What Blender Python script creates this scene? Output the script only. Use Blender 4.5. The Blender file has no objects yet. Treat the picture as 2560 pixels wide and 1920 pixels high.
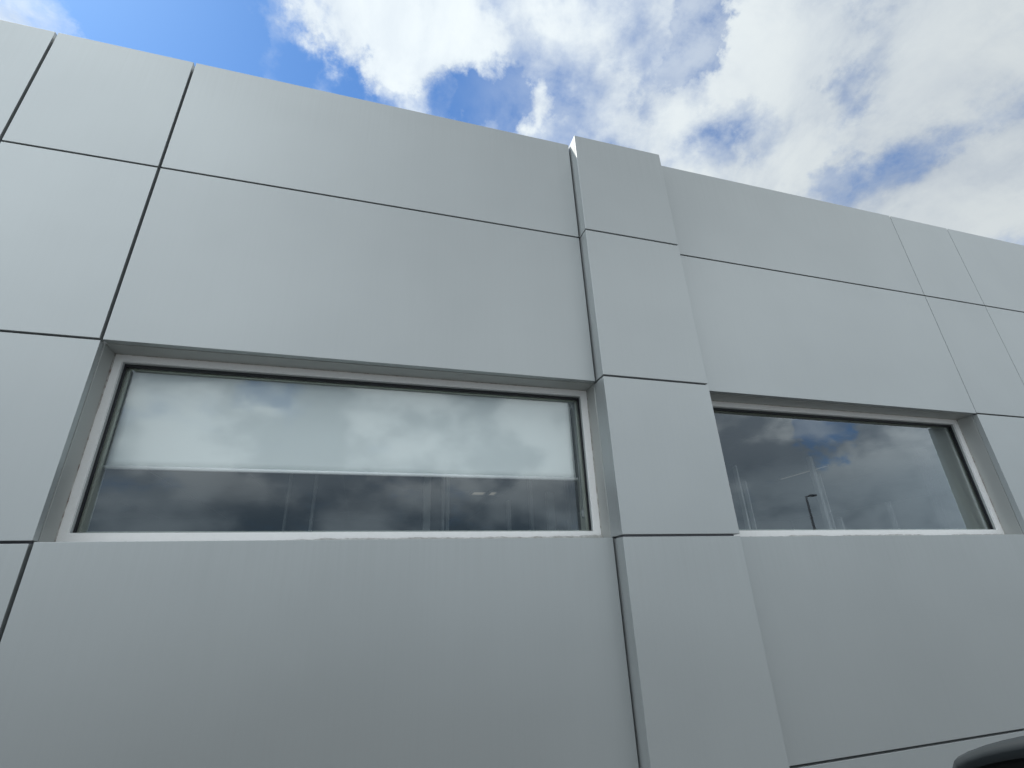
import bpy, bmesh, math, random
from mathutils import Vector, Matrix, noise as mnoise
random.seed(11)
sc = bpy.context.scene
C = sc.collection
R = math.radians

# ------------------------------------------------------------------ camera
EYE = Vector((0.0, -3.0, 1.38))
cam_d = bpy.data.cameras.new('camera')
cam_d.sensor_fit = 'HORIZONTAL'
cam_d.sensor_width = 36.0
cam_d.lens = 36.0 * 1214.7 / 2560.0
cam_d.clip_start = 0.02
cam_d.clip_end = 4000
cam = bpy.data.objects.new('camera', cam_d)
C.objects.link(cam)
right = Vector((0.96178311, -0.27144944, -0.03589503))
up = Vector((-0.07606739, -0.39081874, 0.91731917))
fwd = Vector((0.26303422, 0.87953165, 0.39653131))
m = Matrix((right, up, -fwd)).transposed().to_4x4()
m.translation = EYE
cam.matrix_world = m
sc.camera = cam

sc.view_settings.view_transform = 'Standard'
sc.view_settings.look = 'None'
sc.view_settings.gamma = 1
sc.view_settings.exposure = 0.0
sc.view_settings.use_curve_mapping = False
sc.cycles.use_denoising = True
sc.cycles.max_bounces = 12
sc.cycles.transparent_max_bounces = 16
sc.cycles.sample_clamp_indirect = 8

# ------------------------------------------------------------------ sun + sky
SUN_TO = Vector((-1.5, 1.0, 2.53)).normalized()
sun_d = bpy.data.lights.new('sun', 'SUN')
sun_d.energy = 3.6
sun_d.angle = R(0.53)
sun_d.color = (1.0, 0.95, 0.87)
sun = bpy.data.objects.new('sun', sun_d)
C.objects.link(sun)
sun.rotation_euler = SUN_TO.to_track_quat('Z', 'Y').to_euler()
sun.location = (-12, 14, 20)

world = bpy.data.worlds.new('World')
sc.world = world
world.use_nodes = True
nt = world.node_tree
NN, LK = nt.nodes, nt.links
bg = NN['Background']
SKY_STRENGTH = 0.12
bg.inputs['Strength'].default_value = SKY_STRENGTH

sky = NN.new('ShaderNodeTexSky')
sky.sky_type = 'NISHITA'
sky.sun_disc = False
sky.sun_elevation = math.asin(SUN_TO.z)
sky.sun_rotation = math.atan2(SUN_TO.x, SUN_TO.y)
sky.air_density = 1.0
sky.dust_density = 0.3
sky.ozone_density = 2.5


def wmath(op, a, b=None, c=None, clamp=False):
    n = NN.new('ShaderNodeMath')
    n.operation = op
    n.use_clamp = clamp
    for i, v in enumerate((a, b, c)):
        if v is None:
            continue
        if isinstance(v, (int, float)):
            n.inputs[i].default_value = v
        else:
            LK.new(v, n.inputs[i])
    return n.outputs[0]


def wrange(v, a, b, c=0.0, d=1.0):
    n = NN.new('ShaderNodeMapRange')
    n.interpolation_type = 'SMOOTHSTEP'
    LK.new(v, n.inputs['Value'])
    n.inputs['From Min'].default_value = a
    n.inputs['From Max'].default_value = b
    n.inputs['To Min'].default_value = c
    n.inputs['To Max'].default_value = d
    return n.outputs['Result']


def wmix(f, a, b):
    n = NN.new('ShaderNodeMix')
    n.data_type = 'RGBA'
    if isinstance(f, (int, float)):
        n.inputs[0].default_value = f
    else:
        LK.new(f, n.inputs[0])
    for s, v in ((6, a), (7, b)):
        if isinstance(v, tuple):
            n.inputs[s].default_value = (*v, 1)
        else:
            LK.new(v, n.inputs[s])
    return n.outputs[2]


tc = NN.new('ShaderNodeTexCoord')
DIR = tc.outputs['Generated']
sep = NN.new('ShaderNodeSeparateXYZ')
LK.new(DIR, sep.inputs[0])
# the cloud deck: a flat layer overhead, seen in perspective
zz = wmath('ADD', wmath('MAXIMUM', sep.outputs[2], 0.0), 0.40)
cmb = NN.new('ShaderNodeCombineXYZ')
LK.new(wmath('DIVIDE', sep.outputs[0], zz), cmb.inputs[0])
LK.new(wmath('DIVIDE', sep.outputs[1], zz), cmb.inputs[1])
DECK = cmb.outputs[0]


def wnoise(scale, detail, rough, dist, off):
    mp = NN.new('ShaderNodeMapping')
    LK.new(DECK, mp.inputs['Vector'])
    mp.inputs['Location'].default_value = off
    n = NN.new('ShaderNodeTexNoise')
    LK.new(mp.outputs[0], n.inputs['Vector'])
    n.inputs['Scale'].default_value = scale
    n.inputs['Detail'].default_value = detail
    n.inputs['Roughness'].default_value = rough
    n.inputs['Distortion'].default_value = dist
    return n.outputs['Fac']


# ragged edges: the regions below are looked up through a turbulent offset
def dnoise(scale, detail, rough, off):
    mp = NN.new('ShaderNodeMapping')
    LK.new(DIR, mp.inputs['Vector'])
    mp.inputs['Location'].default_value = off
    mp.inputs['Scale'].default_value = (1.0, 1.0, 1.5)
    n = NN.new('ShaderNodeTexNoise')
    LK.new(mp.outputs[0], n.inputs['Vector'])
    n.inputs['Scale'].default_value = scale
    n.inputs['Detail'].default_value = detail
    n.inputs['Roughness'].default_value = rough
    return n.outputs['Fac']


def turb(scale, amp, off, src):
    mp = NN.new('ShaderNodeMapping')
    LK.new(DIR, mp.inputs['Vector'])
    mp.inputs['Location'].default_value = off
    n = NN.new('ShaderNodeTexNoise')
    LK.new(mp.outputs[0], n.inputs['Vector'])
    n.inputs['Scale'].default_value = scale
    n.inputs['Detail'].default_value = 7
    n.inputs['Roughness'].default_value = 0.62
    s1 = NN.new('ShaderNodeVectorMath')
    s1.operation = 'SUBTRACT'
    LK.new(n.outputs['Color'], s1.inputs[0])
    s1.inputs[1].default_value = (0.5, 0.5, 0.5)
    s2 = NN.new('ShaderNodeVectorMath')
    s2.operation = 'MULTIPLY_ADD'
    LK.new(s1.outputs[0], s2.inputs[0])
    s2.inputs[1].default_value = (amp, amp, amp)
    LK.new(src, s2.inputs[2])
    return s2.outputs[0]


WDIR = turb(9.0, 0.16, (4.0, 2.0, 7.0), DIR)
WDIR = turb(26.0, 0.05, (1.0, 5.0, 3.0), WDIR)
_nz = NN.new('ShaderNodeVectorMath')
_nz.operation = 'NORMALIZE'
LK.new(WDIR, _nz.inputs[0])
WDIR = _nz.outputs[0]


def blob(d, r0, r1):
    n = NN.new('ShaderNodeVectorMath')
    n.operation = 'DOT_PRODUCT'
    LK.new(WDIR, n.inputs[0])
    n.inputs[1].default_value = Vector(d).normalized()
    return wrange(n.outputs['Value'], math.cos(R(r1)), math.cos(R(r0)))


big = wnoise(4.0, 8, 0.58, 0.0, (3.1, 1.7, 0.4))
fine = wnoise(13.0, 7, 0.62, 0.15, (1.3, 7.7, 2.0))
dens = wmath('ADD', wmath('MULTIPLY_ADD', big, 1.8, -0.90), wmath('MULTIPLY_ADD', fine, 0.62, -0.31))   # centred on zero
# clear and filled regions of the deck (direction, full radius, fade radius, weight)
CLOUDS = [
    ((-0.3889, 0.5487, 0.7401), 2, 12, -0.55),
    ((-0.3117, 0.5498, 0.7750), 1, 8, -0.45),
    ((-0.2194, 0.5706, 0.7914), 1, 7, -0.35),
    ((-0.1257, 0.6159, 0.7777), 0, 5, -0.35),
    ((-0.0499, 0.6357, 0.7703), 0, 5, -0.3),
    ((-0.4766, 0.5268, 0.7037), 0, 5, 0.42),
    ((-0.4493, 0.5330, 0.7170), 0, 3, 0.22),
    ((-0.2522, 0.5236, 0.8138), 0, 2.5, 0.36),
    ((-0.0862, 0.5166, 0.8519), 1, 6, 0.45),
    ((0.0147, 0.5148, 0.8572), 1, 6, 0.4),
    ((-0.0321, 0.5721, 0.8196), 0, 3, 0.22),
    ((0.0980, 0.5075, 0.8561), 0, 5, 0.3),
    ((0.0717, 0.5843, 0.8084), 0, 4, -0.42),
    ((0.1613, 0.5749, 0.8021), 0, 4.5, -0.48),
    ((0.0976, 0.5470, 0.8314), 0, 2.5, -0.2),
    ((0.2248, 0.5569, 0.7996), 0, 2.2, 0.25),
    ((0.1580, 0.5978, 0.7859), 0, 1.8, 0.15),
    ((0.1694, 0.5057, 0.8459), 0, 4, -0.1),
    ((0.2737, 0.4505, 0.8498), 1, 6, 0.08),
    ((0.3625, 0.4692, 0.8053), 0, 6, 0.02),
    ((0.3446, 0.5302, 0.7746), 0, 5, 0.22),
    ((0.4489, 0.3498, 0.8223), 0, 2.6, -0.3),
    ((0.4411, 0.3835, 0.8114), 0, 2.8, -0.28),
    ((0.4408, 0.4205, 0.7930), 0, 2.8, -0.22),
    ((0.4297, 0.4638, 0.7747), 0, 3, -0.14),
    ((0.5146, 0.3925, 0.7624), 0, 4, 0.15),
    ((0.5540, 0.3263, 0.7659), 2, 7, 0.34),
    ((0.6512, 0.3206, 0.6879), 1, 8, 0.3),
    ((0.5393, 0.3962, 0.7431), 0, 5, 0.2),
    ((0.6379, 0.3493, 0.6864), 0, 2.5, -0.16),
    ((0.5357, 0.4905, 0.6873), 0, 3, -0.1),
    ((0.5502, 0.4429, 0.7079), 0, 3, -0.05),
    ((0.6994, 0.4058, 0.5883), 0, 3.5, -0.16),
    ((0.7045, 0.3529, 0.6157), 1, 5, 0.12),
    ((0.7368, 0.3475, 0.5800), 0, 4, -0.06),
    ((0.6409, 0.4726, 0.6050), 0, 4, 0.1),
    ((0.7635, 0.2681, 0.5875), 0, 4, -0.14),
    ((0.7322, 0.2032, 0.6501), 2, 8, 0.3),
    ((0.8050, 0.3219, 0.4984), 1, 6, 0.3),
    ((0.6128, 0.4213, 0.6686), 1, 5, 0.2),
    ((0.4398, 0.5135, 0.7368), 0, 5, 0.18),
    ((-0.2018, -0.9134, 0.3535), 0, 3, -0.5),
    ((-0.1478, -0.9241, 0.3525), 0, 3, -0.4),
    ((0.1328, -0.9325, 0.3359), 2, 8, 0.3),
    ((0.7215, -0.6486, 0.2423), 0, 2.6, -0.5),
    ((0.7426, -0.6293, 0.2290), 0, 3.2, -0.6),
    ((0.7622, -0.6063, 0.2270), 0, 2.6, -0.4),
    ((0.6519, -0.7142, 0.2550), 1, 5, 0.2),
    ((0.8273, -0.5330, 0.1774), 1, 5, 0.25),
]
for d, r0, r1, w in CLOUDS:
    dens = wmath('ADD', dens, wmath('MULTIPLY', blob(d, r0, r1), w))
back = wrange(sep.outputs[1], 0.15, -0.35, 0.0, 0.42)   # the deck closes up on the far side
dens = wmath('ADD', dens, back)
dens = wmath('ADD', dens, wrange(sep.outputs[0], 0.12, 0.50, 0.0, 0.10))
cover = wrange(dens, -0.42, 0.36)
# a thin veil over the clear gaps away from the sun
veil = wmath('MULTIPLY', wrange(sep.outputs[0], 0.02, 0.40, 0.0, 0.62), wrange(fine, 0.15, 0.6))
cover = wmath('MAXIMUM', cover, veil)
thick = wrange(dens, 0.0, 0.6)
shade = wnoise(5.0, 8, 0.6, 0.4, (9.1, 4.2, 1.0))
shade = wrange(shade, 0.30, 0.64)
lit = wmix(shade, (0.47, 0.545, 0.65), (0.77, 0.83, 0.85))
lit = wmix(wmath('MULTIPLY', thick, 0.6), lit, (0.76, 0.82, 0.845))
# facing the sun's side of the sky the cloud is lit through; low down and
# away from the sun the grey undersides show
side = wrange(sep.outputs[1], 0.10, -0.60)
low = wrange(sep.outputs[2], 0.25, 0.12)
far_shade = wrange(dnoise(6.5, 6, 0.52, (7.3, 1.2, 3.0)), 0.41, 0.59)
front_lit = wmix(far_shade, (0.58, 0.67, 0.76), (1.50, 1.58, 1.61))
under = dnoise(5.0, 6, 0.52, (2.1, 8.2, 5.0))
dark_under = wmix(wrange(under, 0.40, 0.62), (0.27, 0.365, 0.455), (0.84, 0.97, 1.06))
cloud_col = wmix(side, lit, wmix(low, front_lit, dark_under))
sd = NN.new('ShaderNodeVectorMath')
sd.operation = 'DOT_PRODUCT'
LK.new(DIR, sd.inputs[0])
sd.inputs[1].default_value = SUN_TO
glow_n = NN.new('ShaderNodeVectorMath')
glow_n.operation = 'SCALE'
LK.new(cloud_col, glow_n.inputs[0])
scat_back = wrange(sd.outputs['Value'], 0.32, 0.85, 0.95, 3.0)
scat_front = wrange(sd.outputs['Value'], 0.1, 0.95, 0.86, 1.25)
# added dimming of unseen cloud high behind the camera, darkens the upper panels
back_dim = wmath('SUBTRACT', 1.0, wmath('MULTIPLY', blob((0.20, -0.50, 0.84), 6, 36), 0.62))
scat_back = wmath('MULTIPLY', scat_back, back_dim)
LK.new(wmath('ADD', scat_front, wmath('MULTIPLY', side, wmath('SUBTRACT', scat_back, scat_front))), glow_n.inputs['Scale'])
cloud_col = glow_n.outputs[0]
sc_n = NN.new('ShaderNodeVectorMath')
sc_n.operation = 'SCALE'
LK.new(cloud_col, sc_n.inputs[0])
sc_n.inputs['Scale'].default_value = 1.0 / SKY_STRENGTH
tint = NN.new('ShaderNodeVectorMath')
tint.operation = 'MULTIPLY'
LK.new(sky.outputs[0], tint.inputs[0])
tint.inputs[1].default_value = (0.70, 1.10, 1.45)
LK.new(wmix(cover, tint.outputs[0], sc_n.outputs[0]), bg.inputs['Color'])


# ------------------------------------------------------------------ materials
def mat(name, col, rough=0.5, metal=0.0, spec=0.5):
    mt = bpy.data.materials.new(name)
    mt.use_nodes = True
    b = mt.node_tree.nodes['Principled BSDF']
    b.inputs['Base Color'].default_value = (*col, 1)
    b.inputs['Roughness'].default_value = rough
    b.inputs['Metallic'].default_value = metal
    b.inputs['Specular IOR Level'].default_value = spec
    return mt


def mnodes(mt):
    return mt.node_tree.nodes, mt.node_tree.links, mt.node_tree.nodes['Principled BSDF']


def node_noise(mt, scale, detail=4, rough=0.55, stretch=(1, 1, 1)):
    n, l, b = mnodes(mt)
    tcn = n.new('ShaderNodeTexCoord')
    geo = n.new('ShaderNodeNewGeometry')
    mp = n.new('ShaderNodeMapping')
    mp.inputs['Scale'].default_value = stretch
    l.new(geo.outputs['Position'], mp.inputs['Vector'])
    t = n.new('ShaderNodeTexNoise')
    t.inputs['Scale'].default_value = scale
    t.inputs['Detail'].default_value = detail
    t.inputs['Roughness'].default_value = rough
    l.new(mp.outputs[0], t.inputs['Vector'])
    return t.outputs['Fac']


def vary(mt, fac, c0, c1, lo=0.3, hi=0.7):
    n, l, b = mnodes(mt)
    r = n.new('ShaderNodeValToRGB')
    r.color_ramp.elements[0].position = lo
    r.color_ramp.elements[1].position = hi
    r.color_ramp.elements[0].color = (*c0, 1)
    r.color_ramp.elements[1].color = (*c1, 1)
    l.new(fac, r.inputs[0])
    return r.outputs[0]


def bump(mt, fac, strength, dist):
    n, l, b = mnodes(mt)
    bn = n.new('ShaderNodeBump')
    bn.inputs['Strength'].default_value = strength
    bn.inputs['Distance'].default_value = dist
    l.new(fac, bn.inputs['Height'])
    old = b.inputs['Normal'].links
    if old:
        l.new(old[0].from_socket, bn.inputs['Normal'])
    l.new(bn.outputs[0], b.inputs['Normal'])


def panel_material():
    mt = mat('silver_panel', (0.5, 0.5, 0.5), 0.47, 0.60)
    n, l, b = mnodes(mt)
    # slow drift of the paint, fine rain streaks, faint grime
    a = node_noise(mt, 0.7, 3)
    base = vary(mt, a, (0.470, 0.494, 0.494), (0.500, 0.525, 0.524), 0.35, 0.65)
    st = node_noise(mt, 9.0, 5, 0.7, (6.0, 1.0, 0.12))
    stf = vary(mt, st, (0.90, 0.90, 0.885), (1, 1, 1), 0.25, 0.55)
    mx = n.new('ShaderNodeMix')
    mx.data_type = 'RGBA'
    mx.blend_type = 'MULTIPLY'
    mx.inputs[0].default_value = 0.16
    l.new(base, mx.inputs[6])
    l.new(stf, mx.inputs[7])
    sx = n.new('ShaderNodeSeparateXYZ')
    gp = n.new('ShaderNodeNewGeometry')
    l.new(gp.outputs['Position'], sx.inputs[0])

    def band(z_lo, z_hi, z_end):
        m1 = n.new('ShaderNodeMapRange')
        m1.interpolation_type = 'SMOOTHSTEP'
        m1.inputs['From Min'].default_value = z_lo
        m1.inputs['From Max'].default_value = z_hi
        l.new(sx.outputs[2], m1.inputs['Value'])
        m2 = n.new('ShaderNodeMath')
        m2.operation = 'LESS_THAN'
        m2.inputs[1].default_value = z_end
        l.new(sx.outputs[2], m2.inputs[0])
        m3 = n.new('ShaderNodeMath')
        m3.operation = 'MULTIPLY'
        l.new(m1.outputs['Result'], m3.inputs[0])
        l.new(m2.outputs[0], m3.inputs[1])
        return m3.outputs[0]
    ad = n.new('ShaderNodeMath')
    ad.operation = 'ADD'
    l.new(band(1.22, 1.68, 1.70), ad.inputs[0])
    l.new(band(4.55, 5.22, 6.0), ad.inputs[1])
    run = node_noise(mt, 48.0, 4, 0.65, (1.0, 1.0, 0.02))
    runf = vary(mt, run, (0.80, 0.80, 0.775), (1.03, 1.03, 1.03), 0.36, 0.60)
    mr = n.new('ShaderNodeMix')
    mr.data_type = 'RGBA'
    mr.blend_type = 'MULTIPLY'
    am = n.new('ShaderNodeMath')
    am.operation = 'MULTIPLY'
    am.inputs[1].default_value = 0.11
    l.new(ad.outputs[0], am.inputs[0])
    l.new(am.outputs[0], mr.inputs[0])
    l.new(mx.outputs[2], mr.inputs[6])
    l.new(runf, mr.inputs[7])
    mx = mr
    sp = node_noise(mt, 420.0, 2, 0.5)
    spf = vary(mt, sp, (0.93, 0.93, 0.93), (1.05, 1.05, 1.05), 0.3, 0.7)
    mx2 = n.new('ShaderNodeMix')
    mx2.data_type = 'RGBA'
    mx2.blend_type = 'MULTIPLY'
    mx2.inputs[0].default_value = 0.6
    l.new(mx.outputs[2], mx2.inputs[6])
    l.new(spf, mx2.inputs[7])
    oi = n.new('ShaderNodeObjectInfo')
    tv = n.new('ShaderNodeMapRange')
    tv.inputs['To Min'].default_value = 0.965
    tv.inputs['To Max'].default_value = 1.02
    l.new(oi.outputs['Random'], tv.inputs['Value'])
    vm = n.new('ShaderNodeVectorMath')
    vm.operation = 'SCALE'
    l.new(mx2.outputs[2], vm.inputs[0])
    l.new(tv.outputs['Result'], vm.inputs['Scale'])
    l.new(vm.outputs[0], b.inputs['Base Color'])
    bump(mt, node_noise(mt, 1.1, 1, 0.4), 0.22, 0.010)
    bump(mt, node_noise(mt, 300.0, 2, 0.5), 0.05, 0.0006)
    return mt


M = {}
M['panel'] = panel_material()
M['edge'] = mat('panel_return', (0.43, 0.44, 0.425), 0.5, 0.45)
M['membrane'] = mat('joint_membrane', (0.24, 0.24, 0.27), 0.7)
M['frame'] = mat('frame_white', (0.74, 0.75, 0.76), 0.42)
_f = node_noise(M['frame'], 38, 5, 0.65)
_n, _l, _b = mnodes(M['frame'])
_l.new(vary(M['frame'], _f, (0.86, 0.85, 0.83), (0.90, 0.89, 0.875), 0.3, 0.5), _b.inputs['Base Color'])
M['frame_grey'] = mat('frame_step', (0.36, 0.38, 0.38), 0.45)
M['gasket'] = mat('gasket_rubber', (0.008, 0.009, 0.012), 0.55)
M['sealant'] = mat('sealant', (0.46, 0.43, 0.39), 0.75)
_f = node_noise(M['sealant'], 30, 5, 0.7)
_n, _l, _b = mnodes(M['sealant'])
_l.new(vary(M['sealant'], _f, (0.33, 0.32, 0.30), (0.48, 0.475, 0.455), 0.35, 0.6), _b.inputs['Base Color'])
bump(M['sealant'], _f, 0.5, 0.004)
M['dirt'] = mat('rusty_sealant', (0.30, 0.22, 0.16), 0.8)
_f = node_noise(M['dirt'], 26, 6, 0.75)
_n, _l, _b = mnodes(M['dirt'])
_l.new(vary(M['dirt'], _f, (0.20, 0.155, 0.125), (0.50, 0.49, 0.465), 0.34, 0.56), _b.inputs['Base Color'])
M['blind'] = mat('blind_fabric', (0.84, 0.885, 0.865), 0.85)
_n, _l, _b = mnodes(M['blind'])
_w = _n.new('ShaderNodeTexWave')
_w.inputs['Scale'].default_value = 160
_w.inputs['Distortion'].default_value = 1.5
_g = _n.new('ShaderNodeNewGeometry')
_l.new(_g.outputs['Position'], _w.inputs['Vector'])
bump(M['blind'], _w.outputs['Fac'], 0.08, 0.001)
M['blind_bar'] = mat('blind_bar', (0.93, 0.94, 0.935), 0.3)
M['plastic_grey'] = mat('plastic_grey', (0.35, 0.37, 0.37), 0.5)
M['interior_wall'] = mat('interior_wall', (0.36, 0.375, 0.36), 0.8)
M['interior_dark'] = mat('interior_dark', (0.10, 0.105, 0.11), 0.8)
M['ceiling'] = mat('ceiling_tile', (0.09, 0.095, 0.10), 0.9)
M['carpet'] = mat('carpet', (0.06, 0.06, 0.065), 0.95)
M['alu'] = mat('aluminium_post', (0.36, 0.38, 0.38), 0.6, 0.1)
M['reveal_in'] = mat('inner_reveal', (0.40, 0.43, 0.37), 0.7)
M['roofing'] = mat('roofing', (0.22, 0.22, 0.22), 0.9)


def glass_material(name, strength, tint):
    mt = bpy.data.materials.new(name)
    mt.use_nodes = True
    n, l = mt.node_tree.nodes, mt.node_tree.links
    n.remove(n['Principled BSDF'])
    out = n['Material Output']
    tr = n.new('ShaderNodeBsdfTransparent')
    tr.inputs[0].default_value = (*tint, 1)
    gl = n.new('ShaderNodeBsdfGlossy')
    gl.inputs['Roughness'].default_value = 0.012
    gl.inputs['Color'].default_value = (0.87, 0.95, 1.0, 1)
    fr = n.new('ShaderNodeFresnel')
    fr.inputs['IOR'].default_value = 1.5
    geo = n.new('ShaderNodeNewGeometry')
    m1 = n.new('ShaderNodeMath')
    m1.operation = 'MULTIPLY'
    m1.inputs[1].default_value = strength
    m1.use_clamp = True
    l.new(fr.outputs[0], m1.inputs[0])
    m2 = n.new('ShaderNodeMath')
    m2.operation = 'SUBTRACT'
    m2.inputs[0].default_value = 1.0
    l.new(geo.outputs['Backfacing'], m2.inputs[1])
    m3 = n.new('ShaderNodeMath')
    m3.operation = 'MULTIPLY'
    l.new(m1.outputs[0], m3.inputs[0])
    l.new(m2.outputs[0], m3.inputs[1])
    # panes are never quite flat
    mp = n.new('ShaderNodeTexNoise')
    mp.inputs['Scale'].default_value = 1.6
    mp.inputs['Detail'].default_value = 1
    l.new(geo.outputs['Position'], mp.inputs['Vector'])
    bp = n.new('ShaderNodeBump')
    bp.inputs['Strength'].default_value = 0.12
    bp.inputs['Distance'].default_value = 0.006
    l.new(mp.outputs['Fac'], bp.inputs['Height'])
    l.new(bp.outputs[0], gl.inputs['Normal'])
    mx = n.new('ShaderNodeMixShader')
    l.new(m3.outputs[0], mx.inputs[0])
    l.new(tr.outputs[0], mx.inputs[1])
    l.new(gl.outputs[0], mx.inputs[2])
    l.new(mx.outputs[0], out.inputs['Surface'])
    return mt


M['pane'] = glass_material('double_glazing', 3.0, (0.985, 0.992, 0.99))
M['car_glass'] = glass_material('car_glass', 1.4, (0.72, 0.75, 0.74))

M['asphalt'] = mat('asphalt', (0.05, 0.05, 0.05), 0.9)
_f = node_noise(M['asphalt'], 3.0, 8, 0.7)
_n, _l, _b = mnodes(M['asphalt'])
_l.new(vary(M['asphalt'], _f, (0.075, 0.075, 0.075), (0.13, 0.127, 0.12)), _b.inputs['Base Color'])
bump(M['asphalt'], node_noise(M['asphalt'], 120, 3), 0.4, 0.004)
M['concrete'] = mat('concrete', (0.30, 0.29, 0.28), 0.85)
_f = node_noise(M['concrete'], 5.0, 8, 0.7)
_n, _l, _b = mnodes(M['concrete'])
_l.new(vary(M['concrete'], _f, (0.24, 0.235, 0.225), (0.34, 0.33, 0.32)), _b.inputs['Base Color'])
M['line_paint'] = mat('line_paint', (0.72, 0.72, 0.70), 0.7)
M['lamp_metal'] = mat('lamp_metal', (0.20, 0.21, 0.22), 0.6, 0.2)
M['lamp_lens'] = mat('lamp_lens', (0.6, 0.6, 0.58), 0.3)
M['shell'] = mat('mirror_shell', (0.036, 0.043, 0.047), 0.55, 0.0, 0.2)
M['car_paint'] = mat('car_paint', (0.42, 0.44, 0.45), 0.32, 0.5)
_n, _l, _b = mnodes(M['car_paint'])
_b.inputs['Coat Weight'].default_value = 0.25
_b.inputs['Coat Roughness'].default_value = 0.06
M['car_black'] = mat('car_black', (0.010, 0.011, 0.013), 0.38)
M['tyre'] = mat('tyre_rubber', (0.018, 0.018, 0.018), 0.8)
M['rim'] = mat('rim_metal', (0.55, 0.56, 0.57), 0.3, 0.8)
M['mirror_glass'] = mat('mirror_glass', (0.10, 0.11, 0.12), 0.03, 1.0)
M['lamp_clear'] = mat('lamp_clear', (0.6, 0.62, 0.63), 0.12, 0.4)
M['lamp_red'] = mat('lamp_red', (0.35, 0.02, 0.02), 0.2)
M['seat'] = mat('seat_cloth', (0.03, 0.03, 0.033), 0.9)


# ------------------------------------------------------------------ mesh helpers
def obj(name, bm, material, parent=None, smooth=False):
    me = bpy.data.meshes.new(name)
    bm.normal_update()
    bm.to_mesh(me)
    bm.free()
    mats = material if isinstance(material, (list, tuple)) else [material]
    for mm in mats:
        me.materials.append(mm)
    if smooth:
        for p in me.polygons:
            p.use_smooth = True
    o = bpy.data.objects.new(name, me)
    C.objects.link(o)
    if parent is not None:
        o.parent = parent
    return o


def thing(name, label, cat, loc=(0, 0, 0), group=None):
    o = bpy.data.objects.new(name, None)
    C.objects.link(o)
    o.location = loc
    o['label'] = label
    o['category'] = cat
    if group:
        o['group'] = group
    return o


def tag(o, label=None, cat=None, group=None, kind=None):
    if label:
        o['label'] = label
    if cat:
        o['category'] = cat
    if group:
        o['group'] = group
    if kind:
        o['kind'] = kind
    return o


def add_box(bm, x0, x1, y0, y1, z0, z1, bev=0.0, seg=2, mi=0):
    b2 = bmesh.new()
    vs = [b2.verts.new(p) for p in ((x0, y0, z0), (x1, y0, z0), (x1, y1, z0), (x0, y1, z0),
                                    (x0, y0, z1), (x1, y0, z1), (x1, y1, z1), (x0, y1, z1))]
    for f in ((3, 2, 1, 0), (4, 5, 6, 7), (0, 1, 5, 4), (1, 2, 6, 5), (2, 3, 7, 6), (3, 0, 4, 7)):
        b2.faces.new([vs[i] for i in f])
    if bev > 0:
        bmesh.ops.bevel(b2, geom=list(b2.edges), offset=bev, segments=seg, profile=0.5, affect='EDGES')
    for f in b2.faces:
        f.material_index = mi
    tmp = bpy.data.meshes.new('tmp')
    b2.to_mesh(tmp)
    b2.free()
    bm.from_mesh(tmp)
    bpy.data.meshes.remove(tmp)
    return bm


def box(name, x0, x1, y0, y1, z0, z1, material, parent=None, bev=0.0):
    bm = bmesh.new()
    add_box(bm, x0, x1, y0, y1, z0, z1, bev)
    return obj(name, bm, material, parent)


def add_tube(bm, pts, rad, n=12, caps=True, mi=0):
    rads = rad if isinstance(rad, (list, tuple)) else [rad] * len(pts)
    rings = []
    pts = [Vector(p) for p in pts]
    for i, p in enumerate(pts):
        a = pts[max(0, i - 1)]
        b = pts[min(len(pts) - 1, i + 1)]
        t = (b - a).normalized()
        ref = Vector((0, 0, 1)) if abs(t.z) < 0.9 else Vector((1, 0, 0))
        u = t.cross(ref).normalized()
        v = t.cross(u).normalized()
        rings.append([bm.verts.new(p + (u * math.cos(2 * math.pi * k / n) + v * math.sin(2 * math.pi * k / n)) * rads[i]) for k in range(n)])
    for r0, r1 in zip(rings, rings[1:]):
        for k in range(n):
            f = bm.faces.new((r0[k], r0[(k + 1) % n], r1[(k + 1) % n], r1[k]))
            f.material_index = mi
            f.smooth = True
    if caps:
        bm.faces.new(rings[0][::-1]).material_index = mi
        bm.faces.new(rings[-1]).material_index = mi
    bmesh.ops.recalc_face_normals(bm, faces=list(bm.faces))
    return bm


def add_loft(bm, sections, cap0=True, cap1=True, mi=0, smooth=True):
    rings = [[bm.verts.new(p) for p in s] for s in sections]
    n = len(rings[0])
    fs = []
    for r0, r1 in zip(rings, rings[1:]):
        for k in range(n):
            fs.append(bm.faces.new((r0[k], r0[(k + 1) % n], r1[(k + 1) % n], r1[k])))
    if cap0:
        fs.append(bm.faces.new(rings[0][::-1]))
    if cap1:
        fs.append(bm.faces.new(rings[-1]))
    for f in fs:
        f.material_index = mi
        f.smooth = smooth
    bmesh.ops.recalc_face_normals(bm, faces=fs)
    return bm


# ------------------------------------------------------------------ ground
def sheet(name, x0, x1, y0, y1, z, material):
    bm = bmesh.new()
    bm.faces.new([bm.verts.new(p) for p in ((x0, y0, z), (x1, y0, z), (x1, y1, z), (x0, y1, z))])
    o = obj(name, bm, material)
    o['kind'] = 'structure'
    return o


sheet('parking_lot', -1200, 1200, -1200, 1200, 0.0, M['asphalt'])
pv = box('pavement', -14.0, 18.0, -1.30, 0.06, -0.05, 0.12, M['concrete'], None, 0.012)
pv['kind'] = 'structure'
bm = bmesh.new()
for k in range(-4, 7):
    x = k * 2.6 + 0.4
    add_box(bm, x - 0.05, x + 0.05, -13.0, -8.2, 0.002, 0.005)
lines = obj('parking_lines', bm, M['line_paint'])
lines['kind'] = 'structure'

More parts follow.
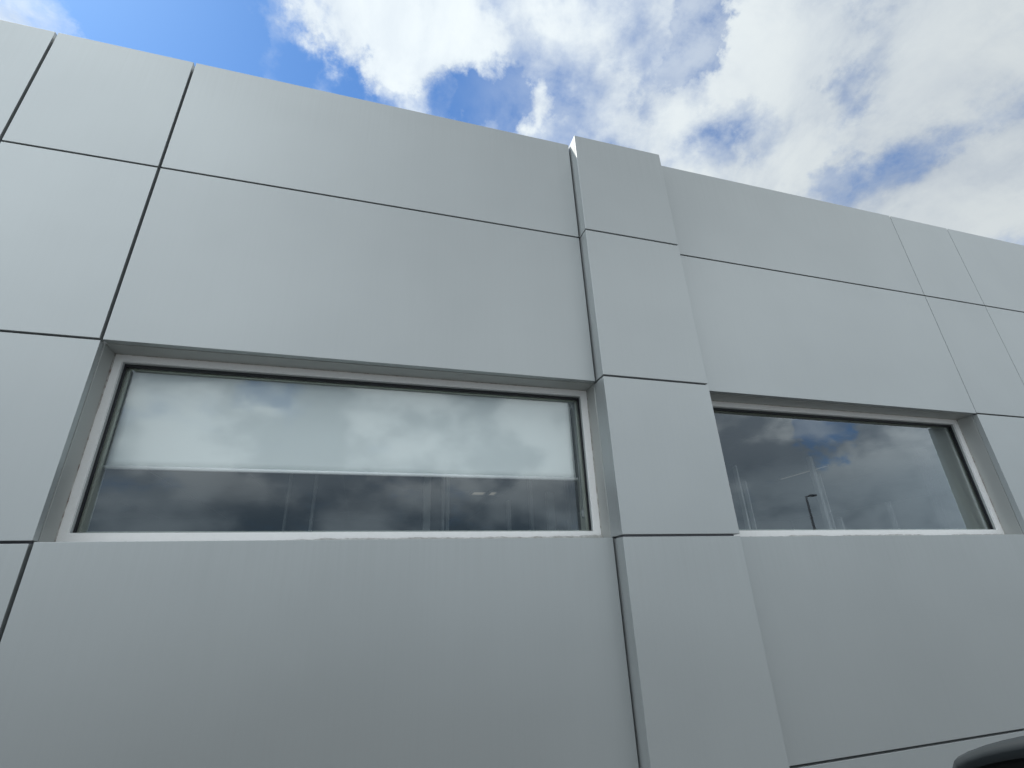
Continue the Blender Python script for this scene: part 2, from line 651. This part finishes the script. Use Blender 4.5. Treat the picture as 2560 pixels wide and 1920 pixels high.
# ------------------------------------------------------------------ building
J1, J2, PB, PR, R1, R2 = -2.4425, -1.5593, 1.5550, 2.4420, 5.5367, 6.4470
T, H1, H2, H3, H4 = 5.239, 4.147, 2.810, 1.694, 0.368
P = 0.1114           # how far the pilaster stands proud
GH = 0.0072          # half of a horizontal joint
PT = 0.045           # depth of a panel cassette

bld = thing('commercial_building', 'low building clad in satin silver panels, long windows either side of a pilaster', 'building')


def panel(x0, x1, z0, z1, y0=0.0, y1=PT, parent=bld, name='wall_panel'):
    return box(name, x0, x1, y0, y1, z0, z1, M['panel'], parent, 0.0016)


JL, JR = 0.0092, 0.004       # half joint widths: left field, right field
ROWS = [(H1 + GH, T), (H2 + GH, H1 - GH), (H3 + GH, H2 - GH), (H4 + GH, H3 - GH), (0.13, H4 - GH)]
# left field
XL = [-7.74, -5.98, -4.22, J1, J2]
for i, (za, zb) in enumerate(ROWS):
    for a, b in zip(XL, XL[1:]):
        # the panels beside the window run flush to the jamb
        xr = b - (0.0 if (b == J2 and i == 2) else JL)
        panel(a + JL, xr, za, zb)
    if i != 2:
        zb2 = H3 if i == 3 else zb
        za2 = H2 if i == 1 else za
        panel(J2 + JL, PB - 0.013, za2, zb2)
# right field
XR = [R1, R2, 8.2, 9.95, 11.7]
for i, (za, zb) in enumerate(ROWS):
    if i >= 3:
        panel(PR + 0.01, R2 + 2.0, za, H3 if i == 3 else zb)
        for a, b in zip(XR[2:], XR[3:]):
            panel((R2 + 2.0 if a == 8.2 else a) + JR, b - JR, za, zb)
        continue
    for a, b in zip(XR, XR[1:]):
        panel(a + (0.0 if (a == R1 and i == 2) else JR), b - JR, za, zb)
    if i != 2:
        panel(PR + 0.01, R1 - JR, H2 if i == 1 else za, zb)
# pilaster
pil = box('pilaster', PB + 0.028, PR - 0.028, -P + 0.03, 0.03, 0.13, T - 0.012, M['membrane'], bld)
for za, zb in ROWS:
    bm = bmesh.new()
    add_box(bm, PB, PR, -P, -P + 0.026, za, zb, 0.0028)
    obj('panel', bm, M['panel'], pil)
    box('return_panel', PB + 0.0004, PB + 0.0264, -P + 0.0262, 0.047, za, zb, M['panel'], pil)
    box('return_panel', PR - 0.0264, PR - 0.0004, -P + 0.0262, 0.047, za, zb, M['panel'], pil)

# what lies behind the joints: dark membrane, then the wall proper with its two openings
O1 = (J2 + 0.0, PB, H3, H2)
O2 = (PR - 0.04, R1, H3, H2)


def holed_wall(name, y0, y1, xa, xb, za, zb, m, margin):
    bm = bmesh.new()
    lo, hi = H3 - margin, H2 + margin
    add_box(bm, xa, xb, y0, y1, za, lo)
    add_box(bm, xa, xb, y0, y1, hi, zb)
    for x0, x1 in ((xa, O1[0] - margin), (O1[1] + margin, O2[0] - margin), (O2[1] + margin, xb)):
        add_box(bm, x0, x1, y0, y1, lo, hi)
    return obj(name, bm, m, bld)


holed_wall('membrane', 0.052, 0.075, -7.72, 11.68, 0.11, T - 0.02, M['membrane'], 0.024)
holed_wall('wall', 0.077, 0.42, -7.72, 11.68, 0.11, T - 0.03, M['interior_wall'], 0.024)
bm = bmesh.new()
add_box(bm, -7.7, 11.66, 0.422, 12.0, 4.75, 4.95)
obj('roof', bm, M['roofing'], bld)
bm = bmesh.new()
add_box(bm, -7.74, -7.723, 0.05, 12.0, 0.11, T - 0.01)
add_box(bm, 11.683, 11.70, 0.05, 12.0, 0.11, T - 0.01)
add_box(bm, -7.74, 11.70, 12.001, 12.2, 0.11, T - 0.01)
obj('side_wall', bm, M['panel'], bld)
# room behind the windows
CZ = 3.02
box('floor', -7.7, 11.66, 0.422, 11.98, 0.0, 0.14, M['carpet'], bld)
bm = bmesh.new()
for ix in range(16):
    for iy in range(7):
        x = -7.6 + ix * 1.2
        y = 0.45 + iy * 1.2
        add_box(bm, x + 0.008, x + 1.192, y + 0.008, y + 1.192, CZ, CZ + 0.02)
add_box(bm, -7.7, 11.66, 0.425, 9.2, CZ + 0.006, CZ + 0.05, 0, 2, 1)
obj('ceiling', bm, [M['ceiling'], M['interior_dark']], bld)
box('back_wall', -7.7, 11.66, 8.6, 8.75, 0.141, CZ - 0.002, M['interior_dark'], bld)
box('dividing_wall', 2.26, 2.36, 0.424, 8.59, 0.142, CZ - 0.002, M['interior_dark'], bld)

# ------------------------------------------------------------------ windows
FY = 0.18           # face of the frame


def frame_ring(bm, x0, x1, z0, z1, w, y0, y1, mi=0, bev=0.0):
    add_box(bm, x0, x1, y0, y1, z0, z0 + w, bev, 1, mi)
    add_box(bm, x0, x1, y0, y1, z1 - w, z1, bev, 1, mi)
    add_box(bm, x0, x0 + w, y0 + 0.0006, y1, z0 + w, z1 - w, bev, 1, mi)
    add_box(bm, x1 - w, x1, y0 + 0.0006, y1, z0 + w, z1 - w, bev, 1, mi)


def wavy_strip(bm, p0, p1, wdir, ndir, w0, amp, th, seed, n=90, grow=0.0):
    """a bead of sealant laid by hand: uneven width along its length"""
    p0, p1, wdir, ndir = Vector(p0), Vector(p1), Vector(wdir), Vector(ndir)
    secs = []
    for i in range(n + 1):
        t = i / n
        p = p0.lerp(p1, t)
        L = (p1 - p0).length * t
        h = w0 + grow * t + amp * (mnoise.noise(Vector((L * 3.1 + seed, 0.3, 0))) + 0.7 * mnoise.noise(Vector((L * 13.0 + seed, 4.1, 0))) + 0.4 * mnoise.noise(Vector((L * 41 + seed, 9.1, 0))))
        h = max(0.0015, h)
        secs.append([p, p + ndir * th, p + wdir * h * 0.7 + ndir * th, p + wdir * h + ndir * th * 0.3, p + wdir * h])
    add_loft(bm, secs)


def window(x0, x1, seed):
    z0, z1 = H3 + 0.004, H2
    bm = bmesh.new()
    fw = 0.0485
    add_box(bm, x0, x1, FY, FY + 0.02, z0, H3 + 0.0625, 0.0015, 1)
    add_box(bm, x0, x1, FY, FY + 0.02, z1 - fw, z1, 0.0015, 1)
    add_box(bm, x0, x0 + fw, FY + 0.0006, FY + 0.02, H3 + 0.0625, z1 - fw, 0.0012, 1)
    add_box(bm, x1 - fw - 0.006, x1, FY + 0.0006, FY + 0.02, H3 + 0.0625, z1 - fw, 0.0012, 1)
    fr = obj('window', bm, M['frame'], bld)
    a0, a1, b0, b1 = x0 + fw, x1 - fw - 0.006, H3 + 0.0625, z1 - fw
    bm = bmesh.new()
    frame_ring(bm, a0 - 0.02, a1 + 0.02, b0 - 0.02, b1 + 0.02, 0.0245, FY + 0.0202, FY + 0.034)
    obj('frame_step', bm, M['frame_grey'], fr)
    bm = bmesh.new()
    g = 0.006
    # thicker at the head and jambs than at the sill
    add_box(bm, a0 - 0.02, a1 + 0.02, FY + 0.0342, FY + 0.050, b1 - 0.022, b1 + 0.02)
    add_box(bm, a0 - 0.02, a1 + 0.02, FY + 0.0342, FY + 0.050, b0 - 0.02, b0 + g)
    add_box(bm, a0 - 0.02, a0 + 0.014, FY + 0.0344, FY + 0.050, b0 + g, b1 - 0.022)
    add_box(bm, a1 - 0.014, a1 + 0.02, FY + 0.0344, FY + 0.050, b0 + g, b1 - 0.022)
    obj('gasket', bm, M['gasket'], fr)
    box('pane', a0 - 0.012, a1 + 0.012, FY + 0.052, FY + 0.078, b0 - 0.012, b1 + 0.012, M['pane'], fr)
    # inner half of the frame, seen through the glass
    bm = bmesh.new()
    frame_ring(bm, a0 - 0.03, a1 + 0.03, b0 - 0.03, b1 + 0.03, 0.047, FY + 0.080, FY + 0.105, 0, 0.001)
    frame_ring(bm, a0 - 0.03, a1 + 0.03, b0 - 0.03, b1 + 0.03, 0.036, FY + 0.1052, FY + 0.125, 0, 0.001)
    obj('inner_frame', bm, M['reveal_in'], fr)
    bm = bmesh.new()
    add_box(bm, x0 - 0.022, x1 + 0.022, FY + 0.126, 0.45, z1 - 0.012, z1 + 0.022)
    add_box(bm, x0 - 0.022, x1 + 0.022, FY + 0.126, 0.45, z0 - 0.022, z0 + 0.03)
    add_box(bm, x0 - 0.022, x0 + 0.012, FY + 0.126, 0.45, z0 + 0.03, z1 - 0.012)
    add_box(bm, x1 - 0.03, x1 + 0.022, FY + 0.126, 0.45, z0 + 0.03, z1 - 0.012)
    obj('inner_reveal', bm, M['reveal_in'], fr)
    # outer reveal lining: folded sheet starting 3 mm behind the panel edge
    bm = bmesh.new()
    add_box(bm, x0 - 0.02, x1 + 0.02, PT + 0.002, FY - 0.0005, z1 - 0.004, z1 + 0.02, 0.001, 1)
    add_box(bm, x0 - 0.02, x0 + 0.004, PT + 0.002, FY - 0.0005, z0 - 0.003, z1 - 0.0045, 0.001, 1)
    add_box(bm, x1 - 0.004, x1 + 0.02, PT + 0.002, FY - 0.0005, z0 - 0.003, z1 - 0.0045, 0.001, 1)
    add_box(bm, x0 - 0.02, x1 + 0.02, PT + 0.003, FY + 0.02, z0 - 0.02, z0 - 0.0035, 0.001, 1)
    obj('reveal', bm, M['edge'], fr)
    bm = bmesh.new()
    wavy_strip(bm, (x0, FY - 0.012, z0 - 0.003), (x1, FY - 0.012, z0 - 0.003), (0, 0, 1), (0, -1, 0), 0.007 + 0.011 * (x0 > 0), 0.009, 0.006, seed, 260, 0.026 if x0 < 0 else 0.004)
    obj('sill_sealant', bm, M['sealant'], fr)
    bm = bmesh.new()
    wavy_strip(bm, (x0 + 0.0035, FY - 0.0008, z0), (x0 + 0.0035, FY - 0.0008, z1 - 0.005), (1, 0, 0), (0, -1, 0), 0.004, 0.004, 0.006, seed + 7, 90)
    wavy_strip(bm, (x1 - 0.0035, FY - 0.0008, z0), (x1 - 0.0035, FY - 0.0008, z1 - 0.005), (-1, 0, 0), (0, -1, 0), 0.004, 0.003, 0.006, seed + 3, 90)
    wavy_strip(bm, (x0, FY - 0.0008, z1 - 0.0035), (x1, FY - 0.0008, z1 - 0.0035), (0, 0, -1), (0, -1, 0), 0.003, 0.0015, 0.004, seed + 5, 160)
    obj('jamb_sealant', bm, M['dirt'], fr)
    return fr


w1 = window(J2, PB, 1.3)
w1['label'] = 'window with a lowered pale roller blind'
w2 = window(PR - 0.04, R1, 8.6)
w2['label'] = 'window without a blind, reflecting clouds'

# ------------------------------------------------------------------ roller blind
bl = thing('roller_blind', 'pale roller blind pulled most of the way down behind the glass', 'blind', (0, 0.325, 2.75))
yb = 0.0
bm = bmesh.new()
nx, nz = 60, 14
bx0, bx1, bz0, bz1 = -1.503, 1.462, 2.150 - 2.75, 0.03
vg = [[bm.verts.new((bx0 + (bx1 - bx0) * i / nx, yb + 0.0025 * mnoise.noise(Vector((i * 0.21, j * 0.13, 1))), bz0 + (bz1 - bz0) * j / nz)) for i in range(nx + 1)] for j in range(nz + 1)]
for j in range(nz):
    for i in range(nx):
        bm.faces.new((vg[j][i], vg[j][i + 1], vg[j + 1][i + 1], vg[j + 1][i])).smooth = True
o = obj('fabric', bm, M['blind'], bl)
sm = o.modifiers.new('thickness', 'SOLIDIFY')
sm.thickness = 0.0012
bm = bmesh.new()
add_tube(bm, [(bx0 - 0.002, -0.004, bz0 - 0.006), (bx1 + 0.012, -0.004, bz0 - 0.004)], 0.0115, 16)
obj('bottom_bar', bm, M['blind_bar'], bl)
bm = bmesh.new()
add_tube(bm, [(bx0, 0.02, 0.045), (bx1, 0.02, 0.045)], 0.02, 20)
obj('roller_tube', bm, M['blind_bar'], bl)
bm = bmesh.new()
add_box(bm, 1.466, 1.478, -0.03, 0.05, -0.045, 0.05, 0.003)
add_box(bm, 1.455, 1.4665, -0.012, 0.03, -0.018, 0.03, 0.004)
obj('bracket', bm, M['plastic_grey'], bl)
bm = bmesh.new()
zb_ = 1.895 - 2.75
add_tube(bm, [(1.472, -0.034, 0.0), (1.473, -0.036, -0.5), (1.474, -0.036, zb_ + 0.02)], 0.0022, 8)
add_tube(bm, [(1.486, -0.020, 0.0), (1.486, -0.022, -0.5), (1.485, -0.024, zb_ + 0.02)], 0.0022, 8)
add_box(bm, 1.466, 1.492, -0.042, -0.020, zb_ - 0.03, zb_ + 0.022, 0.005)
obj('cord_loop', bm, M['plastic_grey'], bl)

# ------------------------------------------------------------------ room contents seen through the panes
def partition(label, posts):
    """a light frame partition standing across the room: uprights (x, width, top) and the panes between them"""
    t = thing('glass_partition', label, 'partition', (posts[0][0], 1.3, 0.142), 'glass partitions inside the rooms')
    ox = posts[0][0]
    for x, w, top in posts:
        bm = bmesh.new()
        add_box(bm, x - ox - w / 2, x - ox + w / 2, -0.025, 0.025, 0.0, top - 0.142, 0.003)
        obj('upright', bm, M['alu'], t)
    bm = bmesh.new()
    add_box(bm, 0.0, posts[-1][0] - ox, -0.02, 0.02, 1.0, 1.05, 0.003)
    obj('rail', bm, M['alu'], t)
    return t


def frame_ring_flat(bm, sx, sy, e):
    add_box(bm, -sx / 2, sx / 2, -sy / 2, -sy / 2 + e, -0.025, -0.001)
    add_box(bm, -sx / 2, sx / 2, sy / 2 - e, sy / 2, -0.025, -0.001)
    add_box(bm, -sx / 2, -sx / 2 + e, -sy / 2 + e, sy / 2 - e, -0.025, -0.001)
    add_box(bm, sx / 2 - e, sx / 2, -sy / 2 + e, sy / 2 - e, -0.025, -0.001)


def ceil_light(x, y, sx, sy, label):
    t = thing('ceiling_light', label, 'ceiling light', (x, y, CZ), 'flat ceiling lights inside the room')
    e = min(0.03, sx * 0.12)
    bm = bmesh.new()
    frame_ring_flat(bm, sx, sy, e)
    obj('frame', bm, M['alu'], t)
    bm = bmesh.new()
    add_box(bm, -sx / 2 + e + 0.001, sx / 2 - e - 0.001, -sy / 2 + e + 0.001, sy / 2 - e - 0.001, -0.018, -0.002)
    obj('diffuser', bm, M['lamp_glow'], t)
    return t


glow = mat('lamp_glow', (0.45, 0.43, 0.36), 0.5)
_n, _l, _b = mnodes(glow)
_b.inputs['Emission Color'].default_value = (1.0, 0.93, 0.78, 1)
_b.inputs['Emission Strength'].default_value = 0.12
M['lamp_glow'] = glow

# ------------------------------------------------------------------ lamp post out in the lot (seen mirrored in the right pane)
lp = thing('street_lamp', 'tall dark lamp post with a short arm, seen mirrored in the unblinded window', 'street lamp', (28.7, -29.4 - 0.0 + 6.0 - 0.0, 0))
D_ = 36.0
lx, ly = EYE.x + 0.7366 * D_, -(EYE.y + 0.6763 * D_)
lp.location = (lx, ly, 0)
top = 1.38 + 0.1392 * D_
bm = bmesh.new()
add_tube(bm, [(0, 0, 0), (0, 0, 0.02), (0, 0, top - 0.2), (0, 0, top)], [0.10, 0.10, 0.06, 0.055], 14)
add_box(bm, -0.2, 0.2, -0.2, 0.2, 0.0, 0.05, 0.01)
obj('pole', bm, M['lamp_metal'], lp)
bm = bmesh.new()
add_tube(bm, [(0, 0, top - 0.05), (0.3, 0, top + 0.02), (0.55, 0, top + 0.04)], 0.045, 10)
obj('arm', bm, M['lamp_metal'], lp)
bm = bmesh.new()
add_box(bm, 0.32, 0.80, -0.14, 0.14, top, top + 0.10, 0.04)
hd = obj('lamp_head', bm, M['lamp_metal'], lp)
bm = bmesh.new()
add_box(bm, 0.38, 0.74, -0.10, 0.10, top - 0.015, top - 0.001)
obj('lens', bm, M['lamp_lens'], hd)


# ------------------------------------------------------------------ the car the picture was taken beside
# It stands parallel to the wall, nose towards +X; only its wing mirror reaches into the frame.
car = thing('parked_car', 'silver parked car with dark grey wing mirrors, close to the wall', 'car', (-0.05, -4.02, 0))
CW = 0.92   # half width


def car_section(x, zs, hw, zb=0.32):
    """closed outline across the car at station x: lower body up to its shoulder height"""
    out = []
    zt = zs
    pts = [(0.55, zb), (0.93, zb + 0.03), (0.985, zb + 0.18), (1.0, (zb + zt) * 0.5 + 0.05), (0.985, zt - 0.10), (0.955, zt - 0.02), (0.88, zt + 0.012), (0.45, zt + 0.045)]
    for a, b in pts:
        out.append((x, a * hw, b))
    for a, b in reversed(pts):
        out.append((x, -a * hw, b))
    return out


bm = bmesh.new()
ST = [(-2.28, 0.80, 0.74, 0.42), (-2.24, 0.95, 0.82, 0.36), (-2.05, 1.04, 0.89, 0.33), (-1.5, 1.06, 0.92, 0.32), (-0.6, 1.06, 0.92, 0.32), (0.3, 1.05, 0.92, 0.32), (0.80, 1.03, 0.92, 0.32), (1.2, 0.98, 0.91, 0.32), (1.8, 0.90, 0.88, 0.33), (2.1, 0.82, 0.82, 0.35), (2.24, 0.70, 0.72, 0.38), (2.28, 0.60, 0.66, 0.42)]
add_loft(bm, [car_section(x, z, w, zb) for x, z, w, zb in ST])
body = obj('body', bm, M['car_paint'], car)
# wheel arches cut out of the body
for wx in (-1.38, 1.42):
    bmc = bmesh.new()
    add_tube(bmc, [(wx, -1.2, 0.345), (wx, 1.2, 0.345)], 0.40, 40)
    cut = obj('arch_cut', bmc, M['car_black'], None)
    md = body.modifiers.new('arch', 'BOOLEAN')
    md.operation = 'DIFFERENCE'
    md.object = cut
    cut.matrix_world = Matrix.Translation(car.location)
    dg = bpy.context.evaluated_depsgraph_get()
    me = bpy.data.meshes.new_from_object(body.evaluated_get(dg))
    body.modifiers.clear()
    body.data = me
    bpy.data.objects.remove(cut)


def cab(x, z, y):
    return Vector((x, y, z))


# glasshouse: pillars and roof over the cabin
low = [(1.02, 1.00, 0.80), (0.10, 1.065, 0.845), (-0.95, 1.075, 0.845), (-2.02, 1.05, 0.80)]
hi_ = [(0.28, 1.66, 0.63), (0.0, 1.70, 0.655), (-0.95, 1.72, 0.66), (-1.72, 1.66, 0.62)]
bm = bmesh.new()
rf = []
for x, z, y in [(0.30, 1.665, 0.60), (0.22, 1.70, 0.64), (-0.2, 1.735, 0.66), (-0.95, 1.745, 0.665), (-1.55, 1.715, 0.65), (-1.78, 1.665, 0.61)]:
    rf.append([(x, -y, z - 0.03), (x, -y * 0.96, z), (x, -y * 0.5, z + 0.035), (x, y * 0.5, z + 0.035), (x, y * 0.96, z), (x, y, z - 0.03), (x, y * 0.5, z - 0.02), (x, -y * 0.5, z - 0.02)])
add_loft(bm, rf)
obj('roof', bm, M['car_paint'], car)
for s in (-1, 1):
    for (xa, za, ya), (xb, zb, yb_) in zip(low, hi_):
        bm = bmesh.new()
        add_tube(bm, [(xa, ya * s, za - 0.02), (xb, yb_ * s, zb + 0.01)], [0.042, 0.03], 10)
        obj('pillar', bm, M['car_black'], car)


def quad_pane(name, pts, m):
    bm = bmesh.new()
    vs = [bm.verts.new(p) for p in pts]
    f = bm.faces.new(vs)
    r = bmesh.ops.solidify(bm, geom=[f], thickness=0.004)
    bmesh.ops.recalc_face_normals(bm, faces=list(bm.faces))
    return obj(name, bm, m, car)


quad_pane('windscreen', [(1.02, -0.78, 1.00), (1.02, 0.78, 1.00), (0.30, 0.60, 1.66), (0.30, -0.60, 1.66)], M['car_glass'])
quad_pane('rear_window', [(-2.03, -0.77, 1.05), (-2.03, 0.77, 1.05), (-1.76, 0.59, 1.65), (-1.76, -0.59, 1.65)], M['car_glass'])
for s in (-1, 1):
    for i in (0, 1, 2):
        if s == 1 and i < 2:
            continue            # the door windows on the wall side are wound down
        a, b, c, d = low[i], low[i + 1], hi_[i + 1], hi_[i]
        quad_pane('side_window', [(a[0], s * a[2], a[1]), (b[0], s * b[2], b[1]), (c[0], s * c[2], c[1]), (d[0], s * d[2], d[1])], M['car_glass'])
    for xh in (-0.02, -0.92):
        bm = bmesh.new()
        add_box(bm, xh - 0.10, xh + 0.10, s * 0.925 - 0.012, s * 0.925 + 0.012, 0.93, 0.955, 0.006)
        obj('door_handle', bm, M['car_paint'], car)
for wx in (-1.38, 1.42):
    for s in (-1, 1):
        bm = bmesh.new()
        prof = [(0.20, -0.10), (0.30, -0.11), (0.335, -0.09), (0.345, -0.05), (0.345, 0.05), (0.335, 0.09), (0.30, 0.11), (0.20, 0.10)]
        nseg = 40
        rings = []
        for kk in range(nseg):
            a = 2 * math.pi * kk / nseg
            rings.append([(wx + r_ * math.cos(a), s * 0.80 + y_, 0.345 + r_ * math.sin(a)) for r_, y_ in prof])
        add_loft(bm, rings + [rings[0]], False, False)
        wl = obj('wheel', bm, M['tyre'], car)
        bm = bmesh.new()
        for q_ in range(5):
            a = 2 * math.pi * q_ / 5
            add_tube(bm, [(wx, s * 0.875, 0.345), (wx + 0.22 * math.cos(a), s * 0.885, 0.345 + 0.22 * math.sin(a))], [0.035, 0.022], 8)
        add_tube(bm, [(wx, s * 0.70, 0.345), (wx, s * 0.78, 0.345), (wx, s * 0.90, 0.345)], [0.21, 0.21, 0.05], 24)
        obj('rim', bm, M['rim'], wl)
    del nseg
for s in (-1, 1):
    bm = bmesh.new()
    add_box(bm, 2.08, 2.27, s * 0.62 - 0.13, s * 0.62 + 0.13, 0.64, 0.74, 0.03)
    obj('headlight', bm, M['lamp_clear'], car)
    bm = bmesh.new()
    add_box(bm, -2.30, -2.15, s * 0.70 - 0.09, s * 0.70 + 0.09, 0.72, 0.92, 0.03)
    obj('tail_light', bm, M['lamp_red'], car)
bm = bmesh.new()
add_box(bm, 2.20, 2.30, -0.45, 0.45, 0.44, 0.60, 0.02)
obj('grille', bm, M['car_black'], car)
for s in (-1, 1):
    bm = bmesh.new()
    add_box(bm, -0.30, 0.22, s * 0.40 - 0.24, s * 0.40 + 0.24, 0.50, 0.66, 0.05)
    add_box(bm, -0.48, -0.30, s * 0.40 - 0.24, s * 0.40 + 0.24, 0.60, 1.20, 0.06)
    add_box(bm, -0.46, -0.36, s * 0.40 - 0.12, s * 0.40 + 0.12, 1.22, 1.40, 0.04)
    obj('seat', bm, M['seat'], car)


# wing mirrors: a rounded shell open to the rear, black bezel, recessed glass
def wing_mirror(s):
    # outline in the plane across the car, (outward, height) from the outer top corner
    # outward measured towards the tip, heights absolute
    tip = 0.337 + 1.02          # tip from the car's centreline (camera line is 1.02 out)
    ol = [(tip, 1.215), (tip - 0.001, 1.250), (tip - 0.0065, 1.2592), (tip - 0.0145, 1.2640), (tip - 0.0285, 1.2710), (tip - 0.042, 1.2768),
          (tip - 0.061, 1.2842), (tip - 0.095, 1.2915), (tip - 0.14, 1.295), (tip - 0.19, 1.290), (tip - 0.225, 1.275), (tip - 0.245, 1.24),
          (tip - 0.243, 1.18), (tip - 0.23, 1.13), (tip - 0.20, 1.105), (tip - 0.14, 1.098), (tip - 0.08, 1.102), (tip - 0.035, 1.118), (tip - 0.010, 1.150), (tip - 0.002, 1.185)]
    X0 = 0.42 + 0.05            # the rear rim, in the car's own x (car stands at -0.05)
    cy_, cz_ = tip - 0.12, 1.197

    def ring(x, k, dx=0.0, dz=0.0, kz=None):
        kz = k if kz is None else kz
        return [(x, s * (cy_ + dx + (y - cy_) * k), cz_ + dz + (z - cz_) * kz) for y, z in ol]
    bm = bmesh.new()
    secs = [ring(X0 + 0.005, 0.965, 0, 0, 0.875), ring(X0, 0.972, 0, 0, 0.93), ring(X0 + 0.001, 0.988, 0, 0, 0.975), ring(X0 + 0.008, 1.0), ring(X0 + 0.04, 1.0), ring(X0 + 0.08, 0.95, -0.006), ring(X0 + 0.11, 0.82, -0.016), ring(X0 + 0.13, 0.60, -0.03), ring(X0 + 0.138, 0.30, -0.04)]
    add_loft(bm, secs, False, True)
    sh = obj('wing_mirror', bm, M['shell'], car)
    bm = bmesh.new()
    secs = [ring(X0 + 0.0055, 0.966, 0, 0, 0.876), ring(X0 + 0.022, 0.94, 0, 0, 0.85), ring(X0 + 0.024, 0.5)]
    add_loft(bm, secs, False, True)
    obj('bezel', bm, M['car_black'], sh)
    bm = bmesh.new()
    secs = [ring(X0 + 0.018, 0.80, 0, -0.008), ring(X0 + 0.0235, 0.80, 0, -0.008)]
    add_loft(bm, secs, True, True, 0, False)
    obj('mirror_glass', bm, M['mirror_glass'], sh)
    bm = bmesh.new()
    secs = []
    for t in range(6):
        u = t / 5
        y = (tip - 0.235) * (1 - u) + 0.84 * u
        z = 1.16 * (1 - u) + 1.03 * u
        xx = X0 + 0.06 + 0.10 * u
        secs.append([(xx - 0.035, s * y, z - 0.035), (xx + 0.035, s * y, z - 0.035), (xx + 0.035, s * y, z + 0.035), (xx - 0.035, s * y, z + 0.035)])
    add_loft(bm, secs)
    obj('arm', bm, M['car_black'], sh)


wing_mirror(1)
wing_mirror(-1)

# ------------------------------------------------------------------ room partitions and lights
partition('pale partition uprights seen under the lowered blind',
          [(-0.637, 0.018, 3.0), (-0.44, 0.022, 3.0), (0.476, 0.06, 3.0), (0.615, 0.022, 3.0), (0.656, 0.026, 3.0), (1.208, 0.03, 2.16), (1.42, 0.03, 3.0), (1.608, 0.07, 2.24), (1.787, 0.028, 3.0), (1.831, 0.028, 3.0)])
partition('pale partition uprights seen through the unblinded window',
          [(3.751, 0.02, 2.56), (3.83, 0.012, 2.4), (4.798, 0.04, 2.70), (4.86, 0.014, 2.5), (4.98, 0.03, 2.02), (5.767, 0.025, 2.2), (6.52, 0.03, 2.8), (6.63, 0.10, 2.86)])
ceil_light(1.80, 5.3, 0.26, 0.30, 'wider of two dull yellow ceiling lights under the blind')
ceil_light(2.05, 5.3, 0.13, 0.30, 'narrower of two dull yellow ceiling lights under the blind')
ceil_light(6.66, 3.17, 0.07, 0.95, 'long slim ceiling light behind the unblinded window')
